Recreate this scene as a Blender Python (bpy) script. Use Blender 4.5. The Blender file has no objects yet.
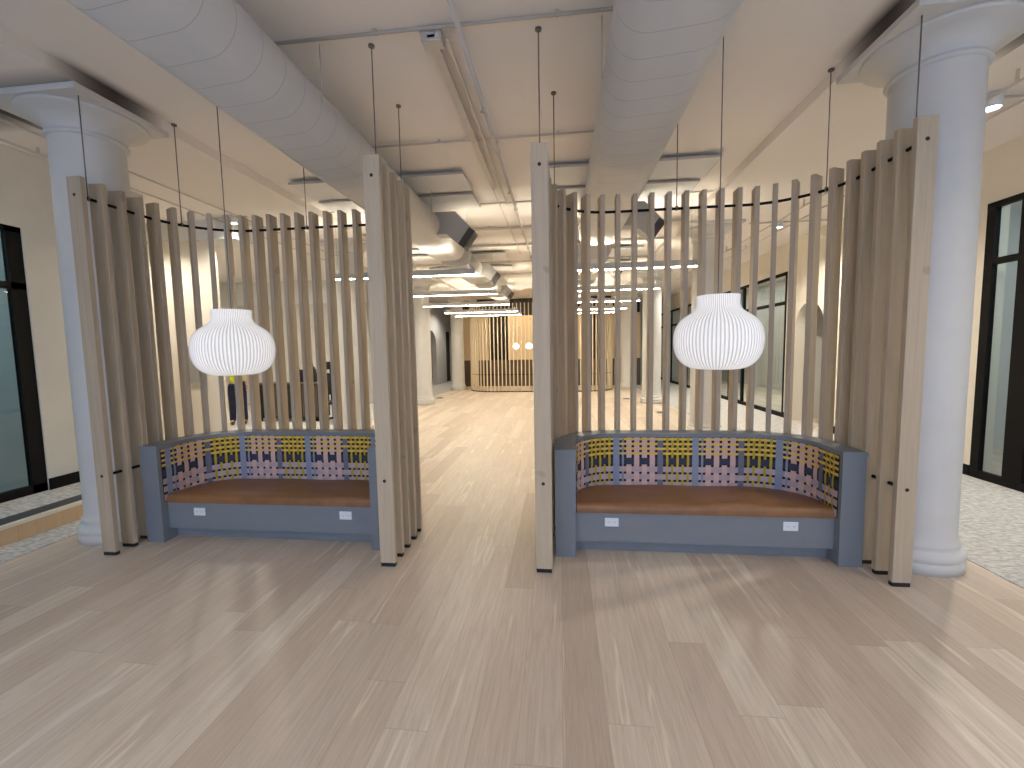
import bpy, bmesh, math, random
from mathutils import Vector, Matrix
random.seed(7)
S = bpy.context.scene
COL = S.collection
PI = math.pi

# ------------------------------------------------------------------ helpers
def link(o, parent=None):
    COL.objects.link(o)
    if parent is not None: o.parent = parent
    return o
def tag(o, label=None, cat=None, group=None, kind=None):
    if label: o['label'] = label
    if cat: o['category'] = cat
    if group: o['group'] = group
    if kind: o['kind'] = kind
    return o
def empty(name, loc=(0, 0, 0), rz=0.0):
    o = bpy.data.objects.new(name, None); o.location = loc; o.rotation_euler = (0, 0, rz)
    o.empty_display_size = .1
    return link(o)
class MB:
    """collects shapes and links them as one mesh object"""
    def __init__(s): s.bm = bmesh.new(); s.mi = 0
    def face(s, pts, smooth=False):
        vs = [s.bm.verts.new(p) for p in pts]
        f = s.bm.faces.new(vs); f.material_index = s.mi; f.smooth = smooth
        return f
    def box(s, x0, x1, y0, y1, z0, z1, rz=0, c=None, skip=()):
        P = [Vector((x, y, z)) for z in (z0, z1) for (x, y) in ((x0, y0), (x1, y0), (x1, y1), (x0, y1))]
        if rz:
            c = Vector(c or ((x0+x1)/2, (y0+y1)/2, 0)); R = Matrix.Rotation(rz, 3, 'Z')
            P = [R @ (p-c) + c for p in P]
        v = [s.bm.verts.new(p) for p in P]
        for q in ((0, 3, 2, 1), (4, 5, 6, 7), (0, 1, 5, 4), (1, 2, 6, 5), (2, 3, 7, 6), (3, 0, 4, 7)):
            f = s.bm.faces.new([v[i] for i in q]); f.material_index = s.mi
        return s
    def bevbox(s, x0, x1, y0, y1, z0, z1, b=.004, seg=2):
        t = bmesh.new()
        bmesh.ops.create_cube(t, size=1)
        for v in t.verts:
            v.co = Vector(((x0+x1)/2+v.co.x*(x1-x0), (y0+y1)/2+v.co.y*(y1-y0), (z0+z1)/2+v.co.z*(z1-z0)))
        bmesh.ops.bevel(t, geom=list(t.edges), offset=b, segments=seg, affect='EDGES', profile=.5)
        for f in t.faces: f.material_index = s.mi
        me = bpy.data.meshes.new('t'); t.to_mesh(me); t.free(); s.bm.from_mesh(me); bpy.data.meshes.remove(me)
        return s
    def tube(s, pts, r, n=8, cap=True, smooth=True):
        pts = [Vector(p) for p in pts]; rings = []
        rr = r if isinstance(r, (list, tuple)) else [r]*len(pts)
        up = None
        for i, p in enumerate(pts):
            if i == 0: d = pts[1]-p
            elif i == len(pts)-1: d = p-pts[i-1]
            else: d = (pts[i+1]-p).normalized()+(p-pts[i-1]).normalized()
            d.normalize()
            if up is None:
                a = Vector((0, 0, 1)) if abs(d.z) < .9 else Vector((1, 0, 0))
                up = (a - d*a.dot(d)).normalized()
            else:
                up = (up - d*up.dot(d)).normalized()
            w = d.cross(up)
            rings.append([s.bm.verts.new(p+(up*math.cos(t)+w*math.sin(t))*rr[i]) for t in [2*PI*k/n for k in range(n)]])
        for a, b in zip(rings, rings[1:]):
            for k in range(n):
                f = s.bm.faces.new((a[k], a[(k+1) % n], b[(k+1) % n], b[k])); f.smooth = smooth; f.material_index = s.mi
        if cap:
            for q in (rings[0][::-1], rings[-1]):
                f = s.bm.faces.new(q); f.material_index = s.mi
        return s
    def lathe(s, prof, c=(0, 0, 0), n=48, smooth=True, wob=None):
        c = Vector(c); rings = []
        for (r, z) in prof:
            ring = []
            for k in range(n):
                a = 2*PI*k/n; q = r*(1+(wob(k) if wob else 0))
                ring.append(s.bm.verts.new(c+Vector((q*math.cos(a), q*math.sin(a), z))))
            rings.append(ring)
        for a, b in zip(rings, rings[1:]):
            for k in range(n):
                f = s.bm.faces.new((a[k], a[(k+1) % n], b[(k+1) % n], b[k])); f.smooth = smooth; f.material_index = s.mi
        return s, rings
    def prism(s, poly, z0, z1):
        """poly = list of (x,y), ccw"""
        a = [s.bm.verts.new((x, y, z0)) for x, y in poly]; b = [s.bm.verts.new((x, y, z1)) for x, y in poly]
        n = len(poly)
        for k in range(n):
            f = s.bm.faces.new((a[k], a[(k+1) % n], b[(k+1) % n], b[k])); f.material_index = s.mi
        f = s.bm.faces.new(b); f.material_index = s.mi
        f = s.bm.faces.new(a[::-1]); f.material_index = s.mi
        return s
    def build(s, name, mats, parent=None, recalc=True):
        if recalc: bmesh.ops.recalc_face_normals(s.bm, faces=s.bm.faces[:])
        me = bpy.data.meshes.new(name); s.bm.to_mesh(me); s.bm.free()
        for m in (mats if isinstance(mats, (list, tuple)) else [mats]): me.materials.append(m)
        return link(bpy.data.objects.new(name, me), parent)
def copy_tree(o, parent=None):
    c = o.copy(); COL.objects.link(c); c.parent = parent
    for ch in list(o.children): copy_tree(ch, c)
    return c
def struct(o, label=None, cat=None):
    o['kind'] = 'structure'
    if label: o['label'] = label
    if cat: o['category'] = cat
    return o

# ------------------------------------------------------------------ materials
def mat(name, col, rough=.5, metal=0., spec=.5):
    m = bpy.data.materials.new(name); m.use_nodes = True
    b = m.node_tree.nodes['Principled BSDF']
    b.inputs['Base Color'].default_value = (*col, 1); b.inputs['Roughness'].default_value = rough
    b.inputs['Metallic'].default_value = metal; b.inputs['Specular IOR Level'].default_value = spec
    return m
class NT:
    def __init__(s, m): s.t = m.node_tree; s.n = s.t.nodes; s.l = s.t.links; s.b = s.n['Principled BSDF']
    def new(s, t, **k):
        n = s.n.new(t)
        for a, v in k.items(): setattr(n, a, v)
        return n
    def lk(s, a, b): s.l.new(a, b)
    def math(s, op, a, b=None, c=None, clamp=False):
        n = s.new('ShaderNodeMath', operation=op, use_clamp=clamp)
        for i, v in enumerate((a, b, c)):
            if v is None: continue
            if isinstance(v, (int, float)): n.inputs[i].default_value = v
            else: s.lk(v, n.inputs[i])
        return n.outputs[0]
    def mix(s, f, a, b, mode='MIX'):
        n = s.new('ShaderNodeMix', data_type='RGBA', blend_type=mode)
        if isinstance(f, (int, float)): n.inputs[0].default_value = f
        else: s.lk(f, n.inputs[0])
        for i, v in ((6, a), (7, b)):
            if isinstance(v, tuple): n.inputs[i].default_value = (*v, 1)
            else: s.lk(v, n.inputs[i])
        return n.outputs[2]
    def noise(s, vec, scale, detail=3, rough=.5):
        n = s.new('ShaderNodeTexNoise'); n.inputs['Scale'].default_value = scale
        n.inputs['Detail'].default_value = detail; n.inputs['Roughness'].default_value = rough
        s.lk(vec, n.inputs['Vector']); return n
    def comb(s, x, y, z):
        n = s.new('ShaderNodeCombineXYZ')
        for i, v in enumerate((x, y, z)):
            if isinstance(v, (int, float)): n.inputs[i].default_value = v
            else: s.lk(v, n.inputs[i])
        return n.outputs[0]
    def ramp(s, f, stops):
        n = s.new('ShaderNodeValToRGB'); e = n.color_ramp.elements
        while len(e) < len(stops): e.new(.5)
        for el, (p, c) in zip(e, stops): el.position = p; el.color = (*c, 1)
        s.lk(f, n.inputs[0]); return n.outputs[0]
    def bump(s, h, st, dist=.01):
        n = s.new('ShaderNodeBump'); n.inputs['Strength'].default_value = st; n.inputs['Distance'].default_value = dist
        s.lk(h, n.inputs['Height']); s.lk(n.outputs[0], s.b.inputs['Normal'])

def floor_mat():
    m = mat('oak_planks', (.5, .4, .3), .36, spec=.4); t = NT(m)
    g = t.new('ShaderNodeNewGeometry'); sp = t.new('ShaderNodeSeparateXYZ'); t.lk(g.outputs['Position'], sp.inputs[0])
    X, Y = sp.outputs[0], sp.outputs[1]
    W, L = .19, 1.9
    u = t.math('DIVIDE', X, W); row = t.math('FLOOR', u)
    wn = t.new('ShaderNodeTexWhiteNoise', noise_dimensions='1D'); t.lk(row, wn.inputs['W'])
    v = t.math('ADD', t.math('DIVIDE', Y, L), t.math('MULTIPLY', wn.outputs['Value'], 7.3)); cell = t.math('FLOOR', v)
    wn2 = t.new('ShaderNodeTexWhiteNoise', noise_dimensions='2D'); t.lk(t.comb(row, cell, 0), wn2.inputs['Vector'])
    r = wn2.outputs['Value']
    off = t.math('MULTIPLY', r, 37.)
    base = t.ramp(r, [(0, (.52, .42, .33)), (.25, (.61, .50, .40)), (.5, (.66, .55, .445)), (.75, (.73, .63, .515)), (.87, (.63, .53, .44)), (1, (.58, .455, .355))])
    n1 = t.noise(t.comb(t.math('ADD', t.math('MULTIPLY', X, 22.), off), t.math('MULTIPLY', Y, 1.1), off), 2.2, 5, .6)
    n1.inputs['Distortion'].default_value = 1.4
    n2 = t.noise(t.comb(t.math('MULTIPLY', X, 130.), t.math('MULTIPLY', Y, 3.), off), 1.6, 3, .6)
    c = t.mix(t.math('MULTIPLY', t.ramp(n1.outputs['Fac'], [(.38, (0, 0, 0)), (.68, (1, 1, 1))]), .38), base, (.36, .245, .16))
    c = t.mix(t.math('MULTIPLY', t.math('SUBTRACT', n2.outputs['Fac'], .3, clamp=True), .45), c, (.82, .72, .58))
    n3 = t.noise(t.comb(t.math('ADD', t.math('MULTIPLY', X, 7.), off), t.math('MULTIPLY', Y, .5), off), 1.5, 2, .5)
    pale = t.ramp(n3.outputs['Fac'], [(.62, (0, 0, 0)), (.66, (1, 1, 1)), (.70, (0, 0, 0))])
    c = t.mix(t.math('MULTIPLY', pale, .45), c, (.92, .84, .68))
    fu = t.math('FRACT', u); fv = t.math('FRACT', v)
    eu = t.math('LESS_THAN', t.math('MINIMUM', fu, t.math('SUBTRACT', 1., fu)), .007)
    ev = t.math('LESS_THAN', t.math('MINIMUM', fv, t.math('SUBTRACT', 1., fv)), .0009)
    e = t.math('MAXIMUM', eu, ev)
    c = t.mix(t.math('MULTIPLY', e, .3), c, (.16, .11, .07))
    t.lk(c, t.b.inputs['Base Color'])
    rr = t.math('ADD', t.math('MULTIPLY', n1.outputs['Fac'], .14), .31); t.lk(rr, t.b.inputs['Roughness'])
    t.bump(n2.outputs['Fac'], .05, .004)
    return m
def wood_mat(name, a, b, rough=.55):
    """vertical grain, tone shifting piece by piece"""
    m = mat(name, a, rough, spec=.3); t = NT(m)
    tc = t.new('ShaderNodeTexCoord'); oi = t.new('ShaderNodeObjectInfo')
    mp = t.new('ShaderNodeMapping'); mp.inputs['Scale'].default_value = (26, 26, 1.3)
    ad = t.new('ShaderNodeVectorMath', operation='ADD'); t.lk(tc.outputs['Object'], ad.inputs[0])
    cr = t.comb(t.math('MULTIPLY', oi.outputs['Random'], 9.), t.math('MULTIPLY', oi.outputs['Random'], 5.), t.math('MULTIPLY', oi.outputs['Random'], 3.))
    t.lk(cr, ad.inputs[1]); t.lk(ad.outputs[0], mp.inputs[0])
    n = t.noise(mp.outputs[0], 1.2, 5, .6); n.inputs['Distortion'].default_value = .8
    c = t.mix(t.ramp(n.outputs['Fac'], [(.3, (0, 0, 0)), (.75, (1, 1, 1))]), a, b)
    v = t.math('ADD', t.math('MULTIPLY', oi.outputs['Random'], .16), .92)
    hs = t.new('ShaderNodeHueSaturation'); t.lk(c, hs.inputs['Color']); t.lk(v, hs.inputs['Value'])
    kn = t.noise(ad.outputs[0], 6, 0); k = t.ramp(kn.outputs['Fac'], [(.8, (0, 0, 0)), (.83, (1, 1, 1))])
    c2 = t.mix(t.math('MULTIPLY', k, .3), hs.outputs[0], (.2, .14, .09))
    t.lk(c2, t.b.inputs['Base Color']); t.bump(n.outputs['Fac'], .06, .003)
    return m
def noise_mat(name, a, b, scale, rough, bump=.0, detail=6, lo=.35, hi=.65, spec=.3, stretch=(1, 1, 1)):
    m = mat(name, a, rough, spec=spec); t = NT(m)
    g = t.new('ShaderNodeNewGeometry'); mp = t.new('ShaderNodeMapping'); mp.inputs['Scale'].default_value = stretch
    t.lk(g.outputs['Position'], mp.inputs[0])
    n = t.noise(mp.outputs[0], scale, detail, .65)
    c = t.ramp(n.outputs['Fac'], [(lo, a), (hi, b)]); t.lk(c, t.b.inputs['Base Color'])
    if bump: t.bump(n.outputs['Fac'], bump, .01)
    return m
def emis(name, col, st, base=(.8, .8, .8)):
    m = mat(name, base, .6); b = m.node_tree.nodes['Principled BSDF']
    b.inputs['Emission Color'].default_value = (*col, 1); b.inputs['Emission Strength'].default_value = st
    return m
def glass_mat(name, tint, refl=.9):
    m = bpy.data.materials.new(name); m.use_nodes = True; nt = m.node_tree; nt.nodes.clear()
    o = nt.nodes.new('ShaderNodeOutputMaterial'); tr = nt.nodes.new('ShaderNodeBsdfTransparent'); gl = nt.nodes.new('ShaderNodeBsdfGlossy')
    fr = nt.nodes.new('ShaderNodeFresnel'); fr.inputs[0].default_value = 1.5; mx = nt.nodes.new('ShaderNodeMixShader')
    tr.inputs[0].default_value = (*tint, 1); gl.inputs['Roughness'].default_value = .02; gl.inputs[0].default_value = (refl, refl, refl, 1)
    ge = nt.nodes.new('ShaderNodeNewGeometry'); m1 = nt.nodes.new('ShaderNodeMath'); m1.operation = 'SUBTRACT'; m1.inputs[0].default_value = 1
    nt.links.new(ge.outputs['Backfacing'], m1.inputs[1]); m2 = nt.nodes.new('ShaderNodeMath'); m2.operation = 'MULTIPLY'
    nt.links.new(fr.outputs[0], m2.inputs[0]); nt.links.new(m1.outputs[0], m2.inputs[1])
    nt.links.new(m2.outputs[0], mx.inputs[0]); nt.links.new(tr.outputs[0], mx.inputs[1]); nt.links.new(gl.outputs[0], mx.inputs[2])
    nt.links.new(mx.outputs[0], o.inputs[0]); return m

def ceiling_mat():
    m = mat('ceiling_paint', (.62, .57, .52), .8, spec=.2); t = NT(m)
    g = t.new('ShaderNodeNewGeometry'); sp = t.new('ShaderNodeSeparateXYZ'); t.lk(g.outputs['Position'], sp.inputs[0])
    n = t.noise(g.outputs['Position'], 1.3, 4)
    c = t.mix(t.math('MULTIPLY', n.outputs['Fac'], .5), (.85, .80, .75), (.79, .745, .695))
    # board formed lines
    b = t.math('LESS_THAN', t.math('FRACT', t.math('DIVIDE', sp.outputs[0], .15)), .03)
    c = t.mix(t.math('MULTIPLY', b, .035), c, (.2, .18, .15))
    # occlusion shade painted into the ceiling colour by each near column head
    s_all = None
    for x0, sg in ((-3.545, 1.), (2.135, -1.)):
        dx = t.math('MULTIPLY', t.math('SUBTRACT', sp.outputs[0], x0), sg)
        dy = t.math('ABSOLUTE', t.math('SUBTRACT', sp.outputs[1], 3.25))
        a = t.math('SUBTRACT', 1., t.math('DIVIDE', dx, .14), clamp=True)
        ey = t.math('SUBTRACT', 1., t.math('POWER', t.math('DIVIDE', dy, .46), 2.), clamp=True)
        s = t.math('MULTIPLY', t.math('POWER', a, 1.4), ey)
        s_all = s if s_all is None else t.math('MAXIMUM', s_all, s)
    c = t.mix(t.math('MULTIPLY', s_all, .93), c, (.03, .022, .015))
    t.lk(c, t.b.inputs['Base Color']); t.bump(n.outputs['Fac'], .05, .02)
    return m
def duct_mat():
    m = mat('duct_paint', (.6, .58, .55), .5, spec=.35); t = NT(m)
    g = t.new('ShaderNodeNewGeometry'); sp = t.new('ShaderNodeSeparateXYZ'); t.lk(g.outputs['Position'], sp.inputs[0])
    f = t.math('FRACT', t.math('DIVIDE', t.math('ADD', sp.outputs[1], t.math('MULTIPLY', sp.outputs[0], .12)), .2))
    e = t.math('LESS_THAN', f, .03)
    n = t.noise(g.outputs['Position'], 2., 3)
    c = t.mix(n.outputs['Fac'], (.52, .505, .48), (.58, .56, .53))
    c = t.mix(t.math('MULTIPLY', e, .5), c, (.28, .27, .25)); t.lk(c, t.b.inputs['Base Color'])
    t.b.inputs['Roughness'].default_value = .5
    return m
M = {}
M['floor'] = floor_mat()
M['slat'] = wood_mat('pale_oak', (.54, .445, .325), (.44, .355, .25))
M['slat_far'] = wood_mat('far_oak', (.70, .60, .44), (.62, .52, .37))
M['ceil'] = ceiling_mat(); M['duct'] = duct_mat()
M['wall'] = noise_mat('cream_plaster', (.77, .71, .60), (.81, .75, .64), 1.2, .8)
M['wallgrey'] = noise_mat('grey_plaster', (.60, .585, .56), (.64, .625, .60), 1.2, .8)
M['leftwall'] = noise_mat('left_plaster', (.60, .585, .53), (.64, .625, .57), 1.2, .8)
M['white'] = noise_mat('white_paint', (.70, .70, .69), (.74, .74, .73), 2., .55)
M['colpaint'] = noise_mat('column_paint', (.60, .59, .565), (.64, .63, .605), 2., .5)
M['carpet'] = noise_mat('carpet_pile', (.36, .35, .34), (.62, .61, .59), 16., .95, .3, lo=.38, hi=.62, stretch=(1, 2.4, 1))
M['black'] = mat('black_metal', (.006, .0055, .0055), .6, spec=.12)
M['rubber'] = mat('black_rubber', (.01, .01, .01), .6)
M['rod'] = mat('steel_rod', (.16, .15, .14), .4, .6)
M['paint'] = noise_mat('slate_paint', (.19, .212, .24), (.205, .227, .255), 3., .42, spec=.45)
M['leather'] = noise_mat('tan_leather', (.20, .092, .034), (.26, .122, .048), 9., .38, .05, spec=.5)
M['back_dark'] = mat('dark_webbing_board', (.012, .010, .014), .8)
M['outlet'] = mat('outlet_white', (.78, .80, .83), .35)
M['outlet_grey'] = mat('outlet_hole', (.08, .08, .09), .5)
M['glass'] = glass_mat('clear_glass', (.80, .86, .87))
M['glass_dark'] = glass_mat('smoked_glass', (.62, .70, .72), .8)
M['galv'] = mat('duct_grey', (.45, .43, .40), .55)
M['grille'] = mat('grille_dark', (.07, .063, .058), .6)
M['riser'] = wood_mat('step_oak', (.58, .42, .26), (.5, .35, .2))
M['nosing'] = mat('nosing_strip', (.74, .68, .56), .5)
M['darkstrip'] = mat('dark_strip', (.035, .04, .045), .6)
M['dark'] = mat('dark_void', (.02, .018, .016), .8)
M['walnut'] = wood_mat('brown_panel', (.13, .10, .07), (.10, .075, .05))
M['panelwood'] = wood_mat('far_panel', (.70, .56, .38), (.62, .48, .32))
M['lightbar'] = mat('light_housing', (.55, .545, .53), .5)
LW = (1., .925, .75)
M['strip'] = emis('strip_light', LW, 68.)
M['stripup'] = emis('strip_uplight', LW, 66.); M['strip_n'] = emis('fill_strip_neutral', (1., .94, .87), 36.); M['stripup_n'] = emis('fill_strip_uplight', (1., .93, .86), 150.)  # neutral pair: emitters of the added fill strips behind the camera
M['cool'] = emis('cool_disc', (.85, .92, 1.), 14.)
M['globe'] = emis('frosted_globe', (1., .95, .88), 2.2)
M['bulb'] = emis('warm_globe', (1., .93, .82), 9.)
for k, c in {'blue': (.26, .30, .40), 'thin': (.26, .29, .36), 'pink': (.66, .45, .40), 'slate': (.17, .175, .22), 'olive': (.50, .37, .03),
             'yellow': (.74, .50, .12), 'navy': (.045, .05, .085), 'lav': (.50, .385, .41)}.items():
    M['w_'+k] = noise_mat('strap_'+k, c, tuple(min(1, v*1.12) for v in c), 160., .8, .05)

# ------------------------------------------------------------------ camera (position 1.6 m high)
a_, b_, g_ = .112, .082, -.018
ca, sa, cb, sb, cg, sg = math.cos(a_), math.sin(a_), math.cos(b_), math.sin(b_), math.cos(g_), math.sin(g_)
def w2c(X, Y, Z):
    x = ca*X+sa*Y; y = -sa*X+ca*Y
    y2 = cb*y-sb*Z; z2 = sb*y+cb*Z
    return (cg*x+sg*z2, y2, -sg*x+cg*z2)
cols = [w2c(1, 0, 0), w2c(0, 1, 0), w2c(0, 0, 1)]
right = Vector([c[0] for c in cols]); fwd = Vector([c[1] for c in cols]); up = Vector([c[2] for c in cols])
cd = bpy.data.cameras.new('camera'); cam = link(bpy.data.objects.new('camera', cd))
R = Matrix((right, up, -fwd)).transposed()
cam.matrix_world = Matrix.Translation((0, 0, 1.6)) @ R.to_4x4()
cd.sensor_width = 36; cd.lens = 430.835/1024*36; cd.clip_start = .05; cd.clip_end = 200
S.camera = cam

# ------------------------------------------------------------------ room shell
H = 3.72; HX = -.705; XR = 4.8; XL = -5.5; YB = -3.6; YF = 22.
struct(MB().box(-10, 7.4, YB-.1, YF, -.12, 0).build('floor', M['floor']), 'pale oak plank floor running the length of the hall', 'floor')
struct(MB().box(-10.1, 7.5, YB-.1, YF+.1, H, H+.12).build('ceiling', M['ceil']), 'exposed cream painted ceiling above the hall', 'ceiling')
# carpet runners lying each side
struct(MB().box(2.95, XR, YB, YF, 0.0, .006).build('floor_carpet_right', M['carpet']), 'mottled grey carpet along the right wall', 'floor')
struct(MB().box(-4.71, -4.35, YB, 6.5, 0.0, .006).build('floor_carpet_left', M['carpet']), 'narrow grey carpet strip at the foot of the raised step', 'floor')
struct(MB().box(-10, -4.35, 6.5, YF, 0.0, .006).build('floor_carpet_left_far', M['carpet']), 'pale carpet beyond the left slatted alcove', 'floor')
# raised platform on the left with step
pl = empty('floor_platform', (-4.71, 3, 0)); struct(pl, 'raised grey carpeted platform with timber riser before the left glazing', 'platform')
def part(mb, name, m, parent):
    o = mb.build(name, m, parent); o.matrix_parent_inverse = Matrix.Translation(-Vector(parent.location)) if parent.rotation_euler.z == 0 else (Matrix.Translation(parent.location) @ Matrix.Rotation(parent.rotation_euler.z, 4, 'Z')).inverted()
    return o
part(MB().box(-5.6, -4.735, YB, 6.5, 0, .165), 'platform_carpet', M['carpet'], pl)
part(MB().box(-4.735, -4.71, YB, 6.5, 0, .145), 'riser', M['riser'], pl)
part(MB().box(-4.76, -4.705, YB, 6.5, .145, .172), 'nosing', M['nosing'], pl)
part(MB().box(-4.97, -4.76, YB, 6.5, .160, .1685), 'dark_edge_strip', M['darkstrip'], pl)

# right wall: solid pieces, glazing, arch
def wall_y(name, x0, x1, segs, m, label):
    mb = MB()
    for (y0, y1, z0, z1) in segs: mb.box(x0, x1, y0, y1, z0, z1)
    return struct(mb.build(name, m), label, 'wall')
wr = MB()
T = .22
GT = 3.12
wr.box(XR, XR+T, YB, 5.55, GT, H)
wr.box(XR, XR+T, 5.55, 8.52, 0, H)
wr.box(XR, XR+T, 9.50, 9.86, 0, H)
wr.box(XR, XR+T, 9.86, YF, GT, H)
# arch opening 8.52..9.50, springing 1.9, top 2.38
ya, yb2, sp_, tp = 8.52, 9.50, 1.92, 2.40
yc = (ya+yb2)/2; hw = (yb2-ya)/2
N = 20
pts = [(yc-hw*math.cos(PI*i/N), sp_+(tp-sp_)*math.sin(PI*i/N)) for i in range(N+1)]
for (p, q) in zip(pts, pts[1:]):
    for x in (XR, XR+T):
        wr.face([(x, p[0], p[1]), (x, q[0], q[1]), (x, q[0], H), (x, p[0], H)])
    wr.face([(XR, p[0], p[1]), (XR+T, p[0], p[1]), (XR+T, q[0], q[1]), (XR, q[0], q[1])])
struct(wr.build('wall_right', M['wall'], recalc=False), 'cream plaster wall on the right with an arched opening', 'wall')
# niche behind the arch
nb = MB().box(XR+T, XR+.9, ya-.3, ya-.2, 0, 2.8).box(XR+T, XR+.9, yb2+.2, yb2+.3, 0, 2.8).box(XR+.9, XR+1., ya-.3, yb2+.3, 0, 2.8).box(XR+T, XR+1, ya-.3, yb2+.3, 2.8, 2.86)
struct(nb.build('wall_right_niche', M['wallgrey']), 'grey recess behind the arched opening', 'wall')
bp = MB()
for (y0, y1) in ((5.56, 8.52), (9.50, 9.86)): bp.box(XR-.012, XR+.002, y0, y1, .006, .13)
struct(bp.build('baseboard_right', M['black']), 'black skirting along the cream right wall', 'baseboard')

def glazing(name, x, mulls, ztop, transom, z0, gm, label, thick=.045, sgn=1, extra=None):
    """framed glazing along Y; mulls: list of (y0,y1) frame posts from first to last"""
    r = empty(name, (x, mulls[0][0], z0)); struct(r, label, 'window')
    f = MB()
    for (y0, y1) in mulls: f.box(x-.01, x+thick, y0, y1, z0, ztop)
    ys = mulls[0][0]; ye = mulls[-1][1]
    f.box(x-.012, x+thick, ys, ye, ztop-.06, ztop).box(x-.012, x+thick, ys, ye, z0, z0+.09)
    if transom: f.box(x-.008, x+thick, ys, ye, transom-.035, transom+.035)
    part(f, 'window_frame', M['black'], r)
    for (a, b) in zip(mulls, mulls[1:]):
        part(MB().box(x+.015, x+.021, a[1], b[0], z0+.09, ztop-.06), 'pane', gm, r)
    return r
glazing('window_1', XR, [(3.1, 3.2), (4.05, 4.15), (4.98, 5.18), (5.45, 5.55)], GT, 2.47, .006, M['glass'],
        'black framed glazed partition on the right beside the cream wall')
glazing('window_2', XR, [(9.86, 9.92), (12.0, 12.1), (12.9, 12.98), (15.0, 15.08), (17.1, 17.18), (19.4, 19.48), (21.9, 22.)], GT, 2.47, .006, M['glass'],
        'long black framed glazing on the right wall beyond the arch')
struct(MB().box(XR, XR+T, YB, 3.1, 0, GT).build('wall_right_front', M['wall']), 'cream wall beside the camera on the right', 'wall')
# dark room behind the right glazing
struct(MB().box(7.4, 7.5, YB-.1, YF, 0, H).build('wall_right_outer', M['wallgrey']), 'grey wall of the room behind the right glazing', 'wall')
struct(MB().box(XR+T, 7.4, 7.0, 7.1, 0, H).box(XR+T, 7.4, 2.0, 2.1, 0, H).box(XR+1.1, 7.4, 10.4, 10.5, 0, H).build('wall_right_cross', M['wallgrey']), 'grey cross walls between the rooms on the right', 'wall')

# left wall
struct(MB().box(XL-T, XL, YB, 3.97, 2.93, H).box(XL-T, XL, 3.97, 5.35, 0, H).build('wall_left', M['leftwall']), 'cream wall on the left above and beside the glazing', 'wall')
glazing('window_3', XL-.06, [(1.0, 1.1), (2.3, 2.4), (3.36, 3.52), (3.84, 3.97)], 2.93, 2.33, .165, M['glass_dark'],
        'black framed glazed partition on the left above the raised platform')
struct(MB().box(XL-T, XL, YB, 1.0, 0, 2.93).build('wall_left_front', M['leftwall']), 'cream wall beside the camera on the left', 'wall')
struct(MB().box(XL-.002, XL+.014, 3.97, 5.35, .165, .29).build('baseboard_left', M['black']), 'black skirting on the raised left platform', 'baseboard')
struct(MB().box(-9.9, -5.56, 6.5, 6.62, 0, 3.42).build('wall_left_return', M['wall']), 'cream wall facing the hall behind the left alcove', 'wall')
struct(MB().box(-9.9, -5.1, 6.45, 7.0, 3.42, H).build('trim_1', M['white']), 'white bulkhead above the cream wall behind the left alcove', 'bulkhead')
struct(MB().box(-10.1, -10, YB-.1, YF, 0, H).build('wall_left_outer', M['wallgrey']), 'far grey wall on the outer left', 'wall')
struct(MB().box(-10, XL-T, 4.3, 4.4, 0, H).build('wall_left_cross', M['wallgrey']), 'grey cross wall behind the left glazing', 'wall')
# left far: grey wall facing the camera and hall-side wall with arch
wl = MB()
wl.box(-10, -5.75, 12.4, 12.55, 0, 3.05)
struct(wl.build('wall_left_far', M['wallgrey']), 'grey wall facing the camera beyond the left alcove', 'wall')
struct(MB().box(-10, -5.75, 12.3, 12.9, 3.05, H).build('trim_2', M['white']), 'white bulkhead over the far grey wall', 'bulkhead')
wf = MB()
X2 = -5.6
wf.box(X2-.2, X2, 12.55, 17.7, 0, H).box(X2-.2, X2, 19.2, 20.9, 0, H).box(X2-.2, X2, 21.8, 22, 0, H).box(X2-.2, X2, 20.9, 21.8, 2.5, H)
ya2, yb3 = 17.7, 19.2; yc = (ya2+yb3)/2; hw = (yb3-ya2)/2
pts = [(yc-hw*math.cos(PI*i/N), 1.9+.55*math.sin(PI*i/N)) for i in range(N+1)]
for (p, q) in zip(pts, pts[1:]):
    for x in (X2, X2-.2): wf.face([(x, p[0], p[1]), (x, q[0], q[1]), (x, q[0], H), (x, p[0], H)])
    wf.face([(X2, p[0], p[1]), (X2-.2, p[0], p[1]), (X2-.2, q[0], q[1]), (X2, q[0], q[1])])
struct(wf.build('wall_left_hall', M['wallgrey'], recalc=False), 'far left wall with an arched opening beside the second column', 'wall')
struct(MB().box(X2-.9, X2-.85, 17.4, 19.5, 0, 2.9).build('wall_left_niche', M['wall']), 'cream recess behind the far left arch', 'wall')
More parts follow.
